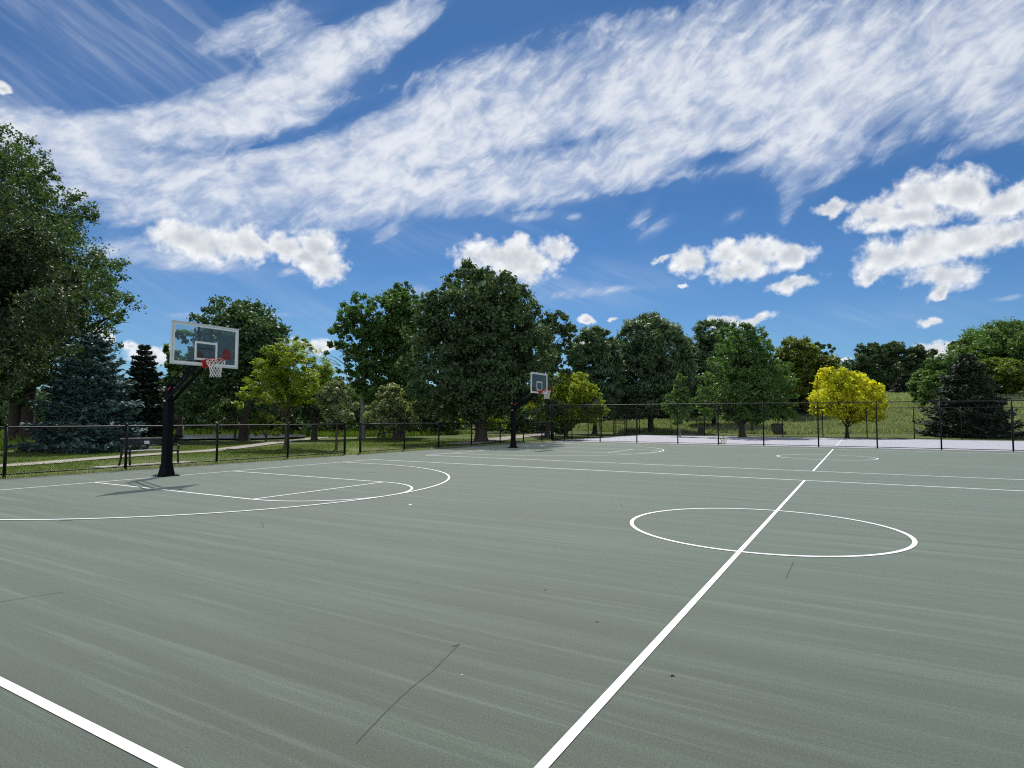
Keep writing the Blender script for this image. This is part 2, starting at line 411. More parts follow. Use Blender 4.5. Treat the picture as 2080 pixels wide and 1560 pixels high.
# ------------------------------------------------------------------ ground, courts, path, pond
xs = np.unique(np.concatenate([np.linspace(-700, -120, 12), np.linspace(-120, 120, 121), np.linspace(120, 700, 12)]))
ys = np.unique(np.concatenate([np.linspace(-300, -40, 8), np.linspace(-40, 190, 116), np.linspace(190, 900, 14)]))
X, Y = np.meshgrid(xs, ys); Z = hgt(X, Y)
inside = (X > -18.2) & (X < 22) & (Y > -24) & (Y < 48.6)
Z = np.where(inside, -.06, Z)
nx, ny = len(xs), len(ys)
I = np.arange(nx*ny).reshape(ny, nx)
fc = np.stack([I[:-1, :-1], I[:-1, 1:], I[1:, 1:], I[1:, :-1]], -1).reshape(-1, 4)
g = npmesh('ground', np.stack([X, Y, Z], -1).reshape(-1, 3), fc, M_ground, smooth=True); tag(g, kind='structure')

def sheet(name, poly, z, mat, kind='structure', thick=0):
    mb = MB(); n = len(poly)
    vs = [(p[0], p[1], z) for p in poly]
    if thick:
        vs += [(p[0], p[1], z-thick) for p in poly]
        mb.add(vs, [list(range(n))]+[[i, i+n, (i+1) % n+n, (i+1) % n] for i in range(n)])
    else: mb.add(vs, [list(range(n))])
    o = mb.build(name, mat); tag(o, kind=kind); return o
rg = random.Random(5)
# ragged asphalt margin under the coating, then the green courts, then the lavender tennis court
left = [(-17.32+.07*rg.uniform(-1, 1), y) for y in np.arange(28.55, -20.1, -.6)]
sheet('asphalt_margin', [(20, -20.2), (20, 28.7), (-17.3, 28.7)]+left, -.004, M_asph, thick=.1)
left = [(-16.96+.025*rg.uniform(-1, 1), y) for y in np.arange(28.0, -20.0, -.8)]
sheet('basketball_court', [(19.6, -20), (19.6, 28.05), (-16.9, 28.05)]+left, .0, M_court)
sheet('tennis_court', [(-17.3, 28.75), (24, 28.75), (24, 47.45), (-17.3, 47.45)], -.006, M_tennis, thick=.1)

L, W, S2, LW = 14.45, 7.585, 18.29, .055
def strip(pts, w):
    n = len(pts); vs = []
    for i in range(n):
        a = Vector(pts[max(i-1, 0)]); b = Vector(pts[min(i+1, n-1)]); d = (b-a).normalized(); q = Vector((-d.y, d.x))*w/2
        p = Vector(pts[i]); vs += [p+q, p-q]
    return vs, [(2*i, 2*i+1, 2*i+3, 2*i+2) for i in range(n-1)]
def mark(name, pts, z, w=LW, mat=None):
    vs, fs = strip(pts, w); mb = MB(); mb.add([(v.x, v.y, z) for v in vs], fs)
    return tag(mb.build(name, mat or M_line), kind='structure')
def arc(cx, cy, r, a0, a1, n=72): return [(cx+r*cos(a0+(a1-a0)*i/n), cy+r*sin(a0+(a1-a0)*i/n)) for i in range(n+1)]
h2 = LW/2
for cy in (0, S2):
    for sy in (-1, 1): mark('sideline', [(-L-h2, cy+sy*W), (L+h2, cy+sy*W)], .004, LW if sy+cy < 0 else .072)
    mark('centre_line', [(0, cy-W-h2), (0, cy+W+h2)], .005)
    mark('centre_circle', arc(0, cy, 1.80, 0, 2*pi, 96), .006)
    for sx in (-1, 1):
        e = -sx                                             # inward direction
        mark('baseline', [(sx*L, cy-W-h2), (sx*L, cy+W+h2)], .005)
        for sy in (-1, 1): mark('lane_line', [(sx*L, cy+sy*1.80), (sx*L+e*5.79, cy+sy*1.80)], .006)
        mark('free_throw_line', [(sx*L+e*5.77, cy-1.83), (sx*L+e*5.77, cy+1.83)], .007)
        a = arc(sx*L+e*5.79, cy, 1.80, -pi/2, pi/2, 48)
        b = arc(sx*L+e*1.6, cy, 5.99, -pi/2, pi/2, 90)
        if e < 0:
            a = [(2*(sx*L+e*5.79)-p[0], p[1]) for p in a]; b = [(2*(sx*L+e*1.6)-p[0], p[1]) for p in b]
        mark('free_throw_arc', a, .008)
        mark('three_point_line', [(sx*L, cy-5.99)]+b+[(sx*L, cy+5.99)], .009)
mark('centre_line', [(0, 28.8), (0, 47.3)], .004)
for pts, w in (([(932, 1310), (880, 1362), (835, 1398), (790, 1440), (745, 1487), (722, 1512)], .0034), ([(0, 1223), (60, 1213), (130, 1203)], .006), ([(918, 1314), (934, 1309)], .008),
               ([(1597, 1176), (1604, 1158), (1612, 1141)], .005), ([(532, 1060), (535, 1072)], .008), ([(1264, 1030), (1262, 1024)], .008), ([(744, 960), (765, 959)], .03), ([(120, 1058), (147, 1057)], .03)):
    q = [unp(*p) for p in pts]; r2 = random.Random(3); fine = []
    for i in range(len(q)-1):
        for k in range(5):
            t = k/5; fine.append((q[i][0]+(q[i+1][0]-q[i][0])*t+r2.uniform(-1, 1)*.0016, q[i][1]+(q[i+1][1]-q[i][1])*t+r2.uniform(-1, 1)*.0016))
    fine.append(q[-1]); mark('surface_crack', fine, .0035, w, M_crack)

# winding path behind the low fence and on past the maple
def ribbon(name, pts, w, z, mat):
    P = [Vector((p[0], p[1], 0)) for p in pts]; fine = []
    for i in range(len(P)-1):
        p0, p1, p2, p3 = P[max(i-1, 0)], P[i], P[i+1], P[min(i+2, len(P)-1)]
        for k in range(8):
            t = k/8; fine.append(.5*((2*p1)+(p2-p0)*t+(2*p0-5*p1+4*p2-p3)*t*t+(3*p1-p0-3*p2+p3)*t**3))
    vs, fs = strip([(p.x, p.y) for p in fine], w); mb = MB()
    vv = [Vector((v.x, v.y, float(hgt(v.x, v.y))+z)) for v in vs]
    mb.add(vv, fs); return tag(mb.build(name, mat), kind='structure')
ribbon('path', [(-17, -30), (-20.5, -12), unp(10, 942.7), unp(125, 934), unp(242, 925), unp(350, 918), unp(452, 911.5), (-33.5, 20.5), (-40, 29), (-48, 38)], 1.15, .035, M_conc)
ribbon('path', [tuple(spot(u, D))[:2] for u, D in ((930, 35.5), (975, 39.5), (1022, 45), (1072, 53), (1108, 62), (1128, 72))], 1.9, .035, M_conc)
PX, PY = spot(405, 47)[:2]
pond = []
for k in range(40):
    a = 2*pi*k/40; rr = 1+.12*sin(3*a)+.08*sin(5*a+1)
    pond.append((PX+6.5*rr*cos(a), PY+9.0*rr*sin(a)))
mbp = MB(); mbp.add([(p[0], p[1], float(hgt(PX, PY))+.16) for p in pond], [list(range(40))])
tag(mbp.build('pond_water', M_water), kind='structure')

# ------------------------------------------------------------------ chain link fences
def fence(label, p0, p1, posts, H, zb=.10, pitch=.057, wr=.0014, rail=.023, pr=.038, bottom=True, group=None, tip=True):
    p0 = Vector((p0[0], p0[1], 0)); p1 = Vector((p1[0], p1[1], 0)); d = p1-p0; Ln = d.length; d.normalize()
    root = tag(empty('chain_link_fence', p0, math.atan2(d.y, d.x)), label, 'fence', group)
    for i, s in enumerate(posts):
        q = pr*1.25 if i in (0, len(posts)-1) else pr
        mb = MB(); mb.tube([(s, 0, -.05), (s, 0, H+.03)], q, 10)
        po = mb.build('post', M_black, root)
        mb = MB(); mb.tube([(s, 0, H+.03), (s, 0, H+.05), (s, 0, H+.075), (s, 0, H+.085)], [q*1.18, q*1.1, q*.7, q*.15], 10); mb.build('post_cap', M_black, po)
    nw = 14
    for z, nm in ((H, 'top_rail'),)+(((zb, 'bottom_rail'),) if bottom else ()):
        mb = MB(); r2 = random.Random(int(Ln*10))
        pts = [(Ln*k/nw, 0, z+r2.uniform(-1, 1)*.0016) for k in range(nw+1)]
        mb.tube(pts, rail if nm == 'top_rail' else rail*.8, 8); mb.build(nm, M_black, root)
    h = H-zb; n = int((Ln+h)/pitch)
    A = []; B = []
    for k in range(-int(h/pitch)-1, int(Ln/pitch)+1):          # both sets of diagonals
        for sgn in (1, -1):
            x0 = k*pitch; z0, z1 = 0., h
            xa, xb = (x0, x0+h) if sgn > 0 else (x0+h, x0)
            # clip to [0,Ln]
            def cut(xa, xb):
                ta, tb = 0., 1.
                dx = xb-xa
                for lim, s in ((0., 1), (Ln, -1)):
                    fa, fb = s*(xa-lim), s*(xb-lim)
                    if fa < 0 and fb < 0: return None
                    if fa < 0: ta = max(ta, fa/(fa-fb))
                    if fb < 0: tb = min(tb, fa/(fa-fb))
                return (ta, tb) if tb-ta > .02 else None
            c = cut(xa, xb)
            if c is None: continue
            A.append((xa+(xb-xa)*c[0], sgn*wr*.9-pr-.004, zb+h*c[0])); B.append((xa+(xb-xa)*c[1], sgn*wr*.9-pr-.004, zb+h*c[1]))
    A = np.array(A); B = np.array(B); m = len(A); dd = B-A; dd /= np.linalg.norm(dd, axis=1, keepdims=True)
    sy = np.tile([0, 1., 0], (m, 1)); sz = np.cross(dd, sy); V = []
    for Q in (A, B):
        for j in range(3):
            t = 2*pi*j/3; V.append(Q+(sy*cos(t)+sz*sin(t))*wr)
    V = np.stack(V, 1).reshape(-1, 3); k = np.arange(m)[:, None]*6
    f = np.concatenate([k+np.array([[j, (j+1) % 3, 3+(j+1) % 3, 3+j]]) for j in range(3)], 0)
    npmesh('wire_mesh', V, f, M_wire, root)
    return root
GL, GT = 'low chain link fences along the court end', 'tall chain link fences round the tennis court'
fence('low black chain link fence behind the near basketball hoop, with the bench behind it', (-17.42, -14.0), (-17.42, 9.05), [23.05-2.88*k for k in range(8)][::-1], 1.28, group=GL, wr=.0022)
fence('low black chain link fence beyond the path opening, passing behind the far hoop', (-17.42, 9.95), (-17.50, 28.75), [0, 2.9, 5.6, 8.6, 11.7, 14.6, 17.2, 18.8], 1.28, group=GL, wr=.0022)
fence('tall black chain link fence between the green courts and the lavender court', (-17.5, 28.6), (21.0, 28.25), [0, 1.0, 3.66, 6.2, 8.85, 11.3, 13.85, 16.7, 19.5, 22.3, 25.15, 28.0, 30.9, 33.8, 36.6, 38.4], 2.47, zb=.06, group=GT)
fence('tall black chain link fence along the left side of the lavender court, running away', (-17.55, 29.0), (-17.55, 47.5), [0, 3.2, 6.3, 9.2, 12.4, 15.4, 18.5], 2.50, zb=.06, group=GT, wr=.0018, pitch=.06)
fence('tall black chain link fence along the far side of the lavender court before the meadow', (-17.4, 47.65), (22.0, 47.65), [.0, 3.1, 6.2, 9.5, 12.8, 15.9, 19.1, 22.3, 25.3, 28.4, 31.6, 34.8, 38.0, 39.4], 2.47, zb=.06, group=GT, wr=.0018, pitch=.06)

# ------------------------------------------------------------------ basketball hoops
def hoop():
    root = empty('basketball_hoop')
    mb = MB(); mb.box((0, 0, .012), (.46, .46, .024))
    for a in (-1, 1):
        for b in (-1, 1): mb.tube([(a*.18, b*.18, .02), (a*.18, b*.18, .05)], .016, 6)
    mb.build('base_plate', M_pole, root)
    mb = MB()
    prof = [(.02, .168), (.10, .148), (.22, .126), (.36, .106), (1.2, .102), (1.98, .102), (2.04, .09), (2.06, .078), (2.42, .078)]
    vs = []; fs = []
    for (z, r) in prof:
        c = r*.22
        vs += [(r, -r+c, z), (r, r-c, z), (r-c, r, z), (-r+c, r, z), (-r, r-c, z), (-r, -r+c, z), (-r+c, -r, z), (r-c, -r, z)]
    for i in range(len(prof)-1):
        for j in range(8): fs.append((i*8+j, i*8+(j+1) % 8, i*8+8+(j+1) % 8, i*8+8+j))
    fs.append(list(range(len(vs)-8, len(vs)))); mb.add(vs, fs); mb.build('pole', M_pole, root)
    mb = MB(); mb.box((-.135, 0, 1.72), (.06, .12, .46)); mb.tube([(-.17, 0, 1.5), (-.21, 0, 1.5)], .03, 8); mb.tube([(-.15, 0, 1.3), (-.15, 0, 1.95)], .018, 6)
    mb.build('height_adjuster', M_pole, root, .006)
    xb = 1.49                                               # back face of the board
    for s in (-1, 1):
        mb = MB(); mb.bar((-.02, s*.10, 1.97), (xb-.03, s*.10, 2.92), .018, .10); mb.build('lower_arm', M_pole, root, .004)
        mb = MB(); mb.bar((-.05, s*.10, 2.33), (xb-.03, s*.10, 3.28), .018, .07); mb.build('upper_arm', M_pole, root, .004)
        mb = MB(); mb.bar((xb+.005, s*.17, 2.84), (xb+.005, s*.17, 3.85), .05, .05, up=(1, 0, 0)); mb.build('board_upright', M_pole, root, .004)
    for (x, z) in ((.0, 1.98), (-.02, 2.34)):
        mb = MB(); mb.tube([(x, -.135, z), (x, .135, z)], .026, 10); mb.build('pivot_pin', M_alu, root)
    for z in (2.92, 3.28):
        mb = MB(); mb.bar((xb+.03, -.2, z), (xb+.03, .2, z), .05, .045); mb.build('board_crossbar', M_pole, root)
    mb = MB(); mb.tube([(.10, 0, 2.16), (.75, 0, 2.62)], .028, 8); mb.tube([(.6, 0, 2.52), (.98, 0, 2.80)], .018, 8); mb.build('lift_spring', M_pole, root)
    mb = MB(); mb.box((.18, -.112, 2.30), (.14, .004, .035), m=Matrix.Rotation(-radians(36), 3, 'Y')); mb.build('warning_sticker', M_red, root)
    x0 = xb+.045; hw, z0, z1 = .90, 2.835, 3.90
    gl = MB(); gl.box((x0+.012, 0, (z0+z1)/2), (.012, 2*hw-.05, z1-z0-.05)); board = gl.build('backboard', M_glass, root)
    mb = MB(); t = .042
    for z in (z0+t/2, z1-t/2): mb.box((x0+.012, 0, z), (.05, 2*hw, t))
    for s in (-1, 1): mb.box((x0+.012, s*(hw-t/2), (z0+z1)/2), (.05, t, z1-z0-2*t))
    mb.build('frame', M_alu, board, .004)
    mb = MB(); b = .045; i0 = hw-t; xf = x0+.0215
    for z in (z0+t+b/2, z1-t-b/2): mb.box((xf, 0, z), (.004, 2*i0, b))
    for s in (-1, 1): mb.box((xf, s*(i0-b/2), (z0+z1)/2), (.004, b, z1-z0-2*t-2*b))
    mb.build('white_border', M_white, board)
    mb = MB(); q0, q1, qw, b = 2.985, 3.455, .305, .052
    for z in (q0+b/2, q1-b/2): mb.box((xf, 0, z), (.004, 2*qw, b))
    for s in (-1, 1): mb.box((xf, s*(qw-b/2), (q0+q1)/2), (.004, b, q1-q0-2*b))
    mb.build('target_square', M_white, board)
    zr = 2.985; rc = x0+.05+.16+.2286
    mb = MB(); mb.tube([(rc+.2286*cos(a), .2286*sin(a), zr) for a in np.linspace(0, 2*pi, 40, endpoint=False)], .0095, 8, closed=True)
    rim = mb.build('rim', M_red, root)
    mb = MB(); mb.box((x0+.045, 0, zr-.085), (.05, .20, .20)); 
    mb.add([(x0+.07, -.10, zr+.012), (x0+.07, .10, zr+.012), (rc-.20, .11, zr+.008), (rc-.20, -.11, zr+.008), (x0+.07, -.06, zr-.16), (x0+.07, .06, zr-.16), (rc-.21, .10, zr-.012), (rc-.21, -.10, zr-.012)],
           [(0, 1, 2, 3), (4, 7, 6, 5), (0, 3, 7, 4), (1, 5, 6, 2), (2, 6, 7, 3), (0, 4, 5, 1)])
    for s in (-1, 1): mb.bar((x0+.07, s*.09, zr-.13), (rc-.06, s*.205, zr-.012), .016, .016)
    mb.build('rim_bracket', M_red, root, .003)
    # net: twelve loops knotted in diamonds
    mb = MB(); levels = [(.00, .222), (.10, .200), (.155, .160), (.215, .140), (.275, .128), (.335, .122), (.395, .126), (.435, .132)]; n = 12
    for s in (1, -1):
        for k in range(n):
            pts = []
            for i, (dz, r) in enumerate(levels):
                if i == 0: pts.append((rc+r*cos(2*pi*k/n), r*sin(2*pi*k/n), zr-.008)); continue
                a = 2*pi*(k+s*i*.5)/n
                pts.append((rc+r*cos(a), r*sin(a), zr-dz-.004*s))
            mb.tube(pts, .0052, 5)
    mb.build('net', M_net, root)
    # red two-eared flap standing on the rim
    mb = MB(); o2 = [(-.085, 0), (-.10, .10), (-.085, .20), (-.05, .235), (-.045, .285), (-.015, .245), (.02, .245), (.045, .29), (.06, .235), (.10, .19), (.11, .10), (.09, .0)]
    cx, cy2 = rc+.10, .205
    vs = [(cx+p*.35-.0, cy2+p*.95, zr+.012+q) for p, q in o2]; vs += [(v[0]+.02, v[1]-.008, v[2]) for v in vs]; n = len(o2)
    mb.add(vs, [list(range(n)), list(range(n, 2*n))[::-1]]+[[i, (i+1) % n, (i+1) % n+n, i+n] for i in range(n)])
    mb.build('rim_flap', simple('dark_red_flap', (.13, .010, .014), .6, vary=.5, scale=14), root)
    return root
h1 = hoop(); h1.location = (-14.62, 0, 0)
tag(h1, 'near black basketball hoop with clear backboard, in front of the bench and blue spruce', 'basketball hoop', 'basketball hoops')
h_2 = copy_tree(h1); h_2.location = (-14.62, S2, 0)
tag(h_2, 'far smaller looking basketball hoop in front of the big dark maple', 'basketball hoop', 'basketball hoops')

# ------------------------------------------------------------------ bench on its pad
def park_bench():
    root = empty('park_bench', (-18.62, 1.78, .03))
    hw = .76
    for s in (-1, 1):
        mb = MB(); y = s*hw
        mb.tube([(.27, y, 0), (.235, y, .20), (.22, y, .42)], [.034, .030, .034], 8)
        mb.tube([(-.36, y, 0), (-.28, y, .22), (-.24, y, .40), (-.29, y, .60), (-.34, y, .81)], [.036, .032, .036, .030, .030], 8)
        mb.bar((-.26, y, .42), (.27, y, .42), .05, .05); mb.build('leg', M_iron, root)
        mb = MB(); mb.tube([(-.29, y, .58), (-.05, y, .605), (.20, y, .60), (.265, y, .56), (.25, y, .49), (.20, y, .47)], [.024, .026, .034, .036, .03, .02], 8); mb.build('armrest', M_iron, root)
    mb = MB()
    for k in range(4): mb.box((-.20+.135*k, 0, .455), (.125, 2*hw-.06, .035))
    mb.build('seat', M_wood, root, .006)
    mb = MB()
    for k, z in enumerate((.675, .775)):
        mb.box((-.27-.12*(z-.58)/.4, 0, z), (.032, 2*hw-.06, .095), m=Matrix.Rotation(-.2, 3, 'Y'))
    bk = mb.build('backrest', simple('dark_boards', (.018, .021, .025), .6, vary=.3, scale=10), root, .006)
    mb = MB(); mb.box((-.345, 0, .84), (.07, 2*hw-.02, .035)); mb.build('top_rail', M_wood, bk, .006)
    mb = MB(); mb.box((-.275, .02, .705), (.008, .16, .10), m=Matrix.Rotation(-.2, 3, 'Y')); mb.build('plaque', M_plaque, bk)
    return tag(root, 'park bench with dark slats and small white plaque behind the low fence', 'bench')
park_bench()
mb = MB(); mb.box((-18.62, 1.8, -.01), (1.25, 2.9, .08)); tag(mb.build('concrete_pad', M_conc, None, .01), kind='structure')

# ------------------------------------------------------------------ trees
def T(name, label, u, D, l, r, top, bot, cat='tree', cu=None, **kw):
    """tree standing in column u at depth D whose crown reaches from l to r and top to bot in the photograph"""
    b = spot(u, D); H = zat(u, top, D)-b.z; cb = max(.3, zat(u, bot, D)-b.z); rad = (r-l)/2/FPX*D
    if 'blobs' in kw:
        bl = []; rng = np.random.default_rng(kw.get('seed', 1)+77)
        for (pu, pv, pr) in kw['blobs']:                    # outline lobes, each with its own place in depth
            rr = pr/FPX*D; dep = rng.uniform(-1, 1)*rad*.55
            q = CAM+ray(pu, pv)*(D+dep); rr *= (D+dep)/D
            bl.append((q.x-b.x, q.y-b.y, q.z-b.z, rr))
        for k in range(len(bl)):                            # the same build carried round the far side
            x, y, z, r_ = bl[k]; a = rng.uniform(.8, 2.3)*rng.choice([-1, 1]); s = rng.uniform(.35, .8)
            bl.append((s*(x*cos(a)-y*sin(a)), s*(x*sin(a)+y*cos(a)), z, r_*.9))
        kw['blobs'] = bl
    return tree(name, label, cat, b, H, cb, rad, **kw)
def C(name, label, u, D, halfw, top, mat, **kw):
    b = spot(u, D); H = zat(u, top, D)-b.z; return conifer(name, label, b, H, halfw/FPX*D, mat, **kw)

T('cottonwood_tree', 'tall dark cottonwood with twin trunks at the left edge behind the blue spruce', 43, 41, -120, 272, 285, 800, seed=3, mat=G_cotton, nleaf=90000, lsize=.205, clump=.22, tr=.42,
  trunks=[(-.25, -.2), (.3, .25)], bark=B_dark, limbs=18,
  blobs=[(0, 330, 55), (60, 345, 48), (85, 375, 38), (20, 400, 70), (95, 470, 55), (60, 500, 80), (0, 520, 90), (130, 480, 30), (150, 560, 62), (200, 560, 48), (215, 545, 34), (100, 620, 85), (190, 640, 62), (235, 632, 42),
         (255, 640, 22), (30, 640, 90), (215, 690, 34), (150, 700, 60), (-60, 440, 90), (-80, 600, 110), (40, 740, 60), (100, 760, 46), (10, 790, 40), (60, 800, 30), (-60, 720, 90), (180, 600, 50), (120, 430, 30)])
T('broadleaf_tree', 'glossy leaved tree cut by the left edge, nearest of the left trees', -95, 27, -330, 195, 330, 800, seed=8, mat=G_glossy, nleaf=95000, lsize=.175, aspect=.6, clump=.24, tr=.30, shape=6, limbs=14,
  blobs=[(-60, 420, 90), (20, 470, 62), (60, 520, 62), (-10, 540, 90), (100, 560, 48), (60, 600, 80), (120, 620, 46), (20, 660, 90), (100, 690, 56), (-100, 560, 120), (-120, 700, 120), (50, 740, 60), (-20, 770, 60), (-200, 600, 120), (-200, 480, 100),
         (150, 610, 28), (130, 560, 26), (95, 640, 60)])
C('blue_spruce', 'dense blue spruce with boughs to the ground, left of the near hoop', 180, 28.5, 102, 672, G_blue, seed=4, nbr=900, lsize=.33, dens=40, power=.62)
C('dark_spruce', 'nearly black spruce between the blue spruce and the near hoop pole', 288, 37, 62, 694, G_spruce, seed=5, nbr=760, lsize=.40, dens=34, power=.75)
T('shade_tree', 'dark round crowned tree right behind the near backboard', 497, 42, 385, 580, 604, 800, seed=11, mat=G_dark, nleaf=34000, lsize=.26, tr=.30, bark=B_dark, limbs=16,
  blobs=[(450, 640, 36), (430, 665, 34), (480, 645, 34), (520, 650, 38), (545, 675, 36), (500, 690, 50), (455, 700, 46), (555, 700, 26), (530, 720, 40), (420, 700, 36), (480, 750, 46), (440, 750, 46), (400, 740, 30), (530, 760, 34), (500, 790, 30), (430, 790, 40), (380, 790, 36), (400, 815, 34), (440, 825, 30), (365, 825, 26)])
T('young_tree', 'thin pale green tree seen through the left part of the near backboard', 365, 46, 320, 410, 672, 800, seed=12, mat=G_mid, nleaf=9000, lsize=.28, nblob=20, blob=.34, prof='oval', clump=.30)
T('locust_tree', 'feathery yellow green locust tree right of the near hoop', 583, 31, 478, 690, 686, 832, seed=13, mat=G_light, nleaf=30000, lsize=.17, aspect=.34, prof='spread', clump=.22, tr=.11, up=1.1, limbs=22,
  blobs=[(600, 715, 26), (575, 730, 26), (625, 722, 24), (545, 745, 26), (650, 750, 26), (600, 750, 34), (660, 770, 22), (520, 775, 22), (560, 775, 30), (620, 780, 32), (500, 800, 18), (535, 805, 22), (580, 810, 26), (640, 805, 24), (490, 820, 14), (670, 795, 16), (610, 695, 14), (545, 715, 14)])
T('small_tree', 'grey green small tree left of the dark trunk behind the low fence', 478, 45, 448, 508, 795, 866, seed=14, mat=G_pale, nleaf=7000, lsize=.22, nblob=14, prof='round', tr=.08)
T('wispy_shrub', 'wispy brownish shrub beneath the locust tree', 541, 40, 505, 580, 838, 884, cat='shrub', seed=15, mat=G_olive, nleaf=5000, lsize=.16, aspect=.3, nblob=16, prof='round', tr=.05, limbs=14)
T('young_maple', 'small light green maple with thin trunk left of the path opening', 684, 29.5, 662, 732, 768, 862, seed=16, mat=G_pale, nleaf=9000, lsize=.17, nblob=18, prof='oval', tr=.05, blob=.36)
T('shade_tree', 'dark low tree behind the locust, right of its trunk', 640, 43, 590, 700, 742, 850, seed=17, mat=G_dark, nleaf=15000, lsize=.24, nblob=22, prof='round', tr=.17, bark=B_dark)
T('poplar_tree', 'slim gappy poplar, leftmost of the two tall ones left of the maple', 736, 47, 655, 765, 592, 820, seed=18, mat=G_ash, nleaf=11500, lsize=.27, tr=.22, bark=B_pale, limbs=18, clump=.24,
  blobs=[(728, 615, 20), (708, 640, 26), (745, 640, 20), (690, 665, 24), (725, 665, 28), (750, 675, 20), (680, 705, 18), (705, 705, 26), (740, 715, 26), (668, 725, 14), (720, 745, 26), (700, 765, 20), (745, 765, 26), (735, 800, 26), (755, 735, 16)])
T('poplar_tree', 'tall full poplar pressed against the left side of the big maple', 812, 49, 745, 885, 568, 850, seed=19, mat=G_ash, nleaf=34000, lsize=.26, tr=.26, limbs=18, clump=.26,
  blobs=[(818, 592, 22), (795, 600, 20), (845, 612, 22), (775, 625, 26), (815, 630, 36), (855, 645, 26), (770, 665, 28), (810, 680, 44), (850, 690, 36), (770, 710, 34), (820, 740, 44), (780, 760, 36), (760, 740, 26), (840, 790, 36), (790, 800, 36), (770, 690, 30), (815, 840, 30)])
T('flowering_shrub', 'rounded shrub with pale blossom on its upper left, before the poplars', 800, 41, 745, 858, 783, 872, cat='shrub', seed=20, mat=G_pale, nleaf=16000, lsize=.18, nblob=24, prof='dome', tr=.08)
T('maple_tree', 'huge dark maple with thick trunk in the middle, behind the far hoop', 976, 39.5, 815, 1130, 546, 850, seed=21, mat=G_maple, nleaf=115000, lsize=.21, aspect=.75, tr=.36, bark=B_bark, limbs=26, clump=.20,
  blobs=[(930, 575, 30), (975, 580, 32), (1015, 585, 34), (900, 605, 32), (950, 615, 44), (1000, 620, 48), (1050, 615, 36), (1075, 645, 32), (875, 640, 36), (920, 660, 52), (985, 670, 60), (1050, 675, 48), (1095, 690, 30), (860, 690, 40), (900, 720, 56),
         (960, 730, 66), (1030, 730, 60), (1085, 730, 40), (845, 745, 34), (880, 780, 52), (940, 790, 60), (1010, 785, 58), (1070, 780, 44), (850, 800, 30), (1105, 765, 24), (900, 825, 34), (960, 825, 40), (1030, 825, 36), (1075, 825, 26), (870, 835, 20), (1108, 730, 22)])
T('shade_tree', 'loose branched tree peeping out to the right of the big maple', 1112, 49, 1050, 1175, 622, 850, seed=22, mat=G_maple, nleaf=17000, lsize=.25, tr=.20, limbs=18, clump=.26,
  blobs=[(1135, 645, 17), (1155, 672, 17), (1130, 680, 20), (1115, 660, 16), (1150, 705, 18), (1125, 720, 22), (1105, 700, 20), (1140, 745, 18), (1105, 750, 22), (1160, 690, 10), (1125, 775, 18), (1150, 760, 10), (1098, 790, 18), (1118, 830, 20), (1100, 850, 18), (1140, 830, 14)])
T('green_shrub', 'bright green low shrub behind the thick maple trunk', 988, 54, 940, 1034, 834, 868, cat='shrub', seed=23, mat=G_light, nleaf=7000, lsize=.2, nblob=16, prof='dome', tr=.07)
T('golden_tree', 'lime yellow small tree half hidden behind the far hoop', 1150, 53, 1072, 1222, 758, 862, seed=24, mat=G_gold2, nleaf=24000, lsize=.22, aspect=.8, nblob=34, prof='dome', tr=.12, blob=.3, clump=.24)
T('oval_tree', 'narrow oval dark tree right of the big maple, leftmost of the pair', 1208, 63, 1156, 1262, 664, 836, seed=25, mat=G_pear, nleaf=57500, lsize=.52, aspect=.26, shoots=True, nblob=300, blob=.17, fill=.3, prof='egg', tr=.22, clump=.55, up=.9, bark=B_dark)
T('oval_tree', 'broad egg shaped dark tree behind the tall fence, tallest right of the maple', 1321, 68, 1237, 1394, 641, 836, seed=26, mat=G_pear, nleaf=100000, lsize=.52, aspect=.26, shoots=True, nblob=300, blob=.17, fill=.3, prof='egg', tr=.32, clump=.55, up=.9, bark=B_bark)
T('oval_tree', 'dark rounded tree standing just behind the broad ash on its left', 1450, 74, 1385, 1515, 652, 840, seed=27, clump=.55, mat=G_pear, nleaf=62500, lsize=.52, aspect=.26, shoots=True, nblob=300, blob=.17, fill=.3, prof='egg', tr=.28, up=.9, bark=B_dark)
T('ash_tree', 'broad pyramid shaped green ash with dark trunk behind the tall fence', 1507, 51.5, 1403, 1624, 656, 858, seed=28, mat=G_ash, nleaf=52000, lsize=.24, aspect=.55, tr=.24, bark=B_dark, limbs=22, clump=.22,
  blobs=[(1500, 680, 26), (1530, 685, 24), (1480, 705, 26), (1515, 720, 36), (1550, 710, 24), (1465, 740, 28), (1500, 760, 44), (1550, 755, 36), (1580, 750, 24), (1450, 780, 30), (1490, 800, 44), (1545, 800, 46), (1590, 790, 30), (1428, 805, 20),
         (1610, 815, 20), (1440, 830, 24), (1490, 838, 28), (1540, 838, 32), (1590, 835, 26), (1600, 770, 16), (1420, 790, 12)])
T('young_tree', 'small conical green tree with pale thin trunk between the oval tree and ash', 1381, 53, 1350, 1416, 762, 862, seed=29, mat=G_mid, nleaf=9000, lsize=.2, nblob=20, prof='pyramid', tr=.05, bark=B_pale, blob=.4)
T('olive_tree', 'olive green feathery tree right behind the ash', 1625, 82, 1555, 1692, 692, 846, seed=30, mat=G_olive, nleaf=70000, lsize=.52, aspect=.32, shoots=True, clump=.4, nblob=120, blob=.22, prof='egg', tr=.28, up=.8)
T('shade_tree', 'dark tree behind the olive tree, above the golden tree', 1668, 94, 1630, 1712, 697, 830, seed=31, mat=G_dark, nleaf=16000, lsize=.38, nblob=22, prof='round', tr=.25)
T('shade_tree', 'dark tree filling the gap between oval tree and ash, far back', 1395, 90, 1330, 1460, 720, 840, seed=45, mat=G_wood, nleaf=16000, lsize=.38, nblob=22, prof='round', tr=.25)
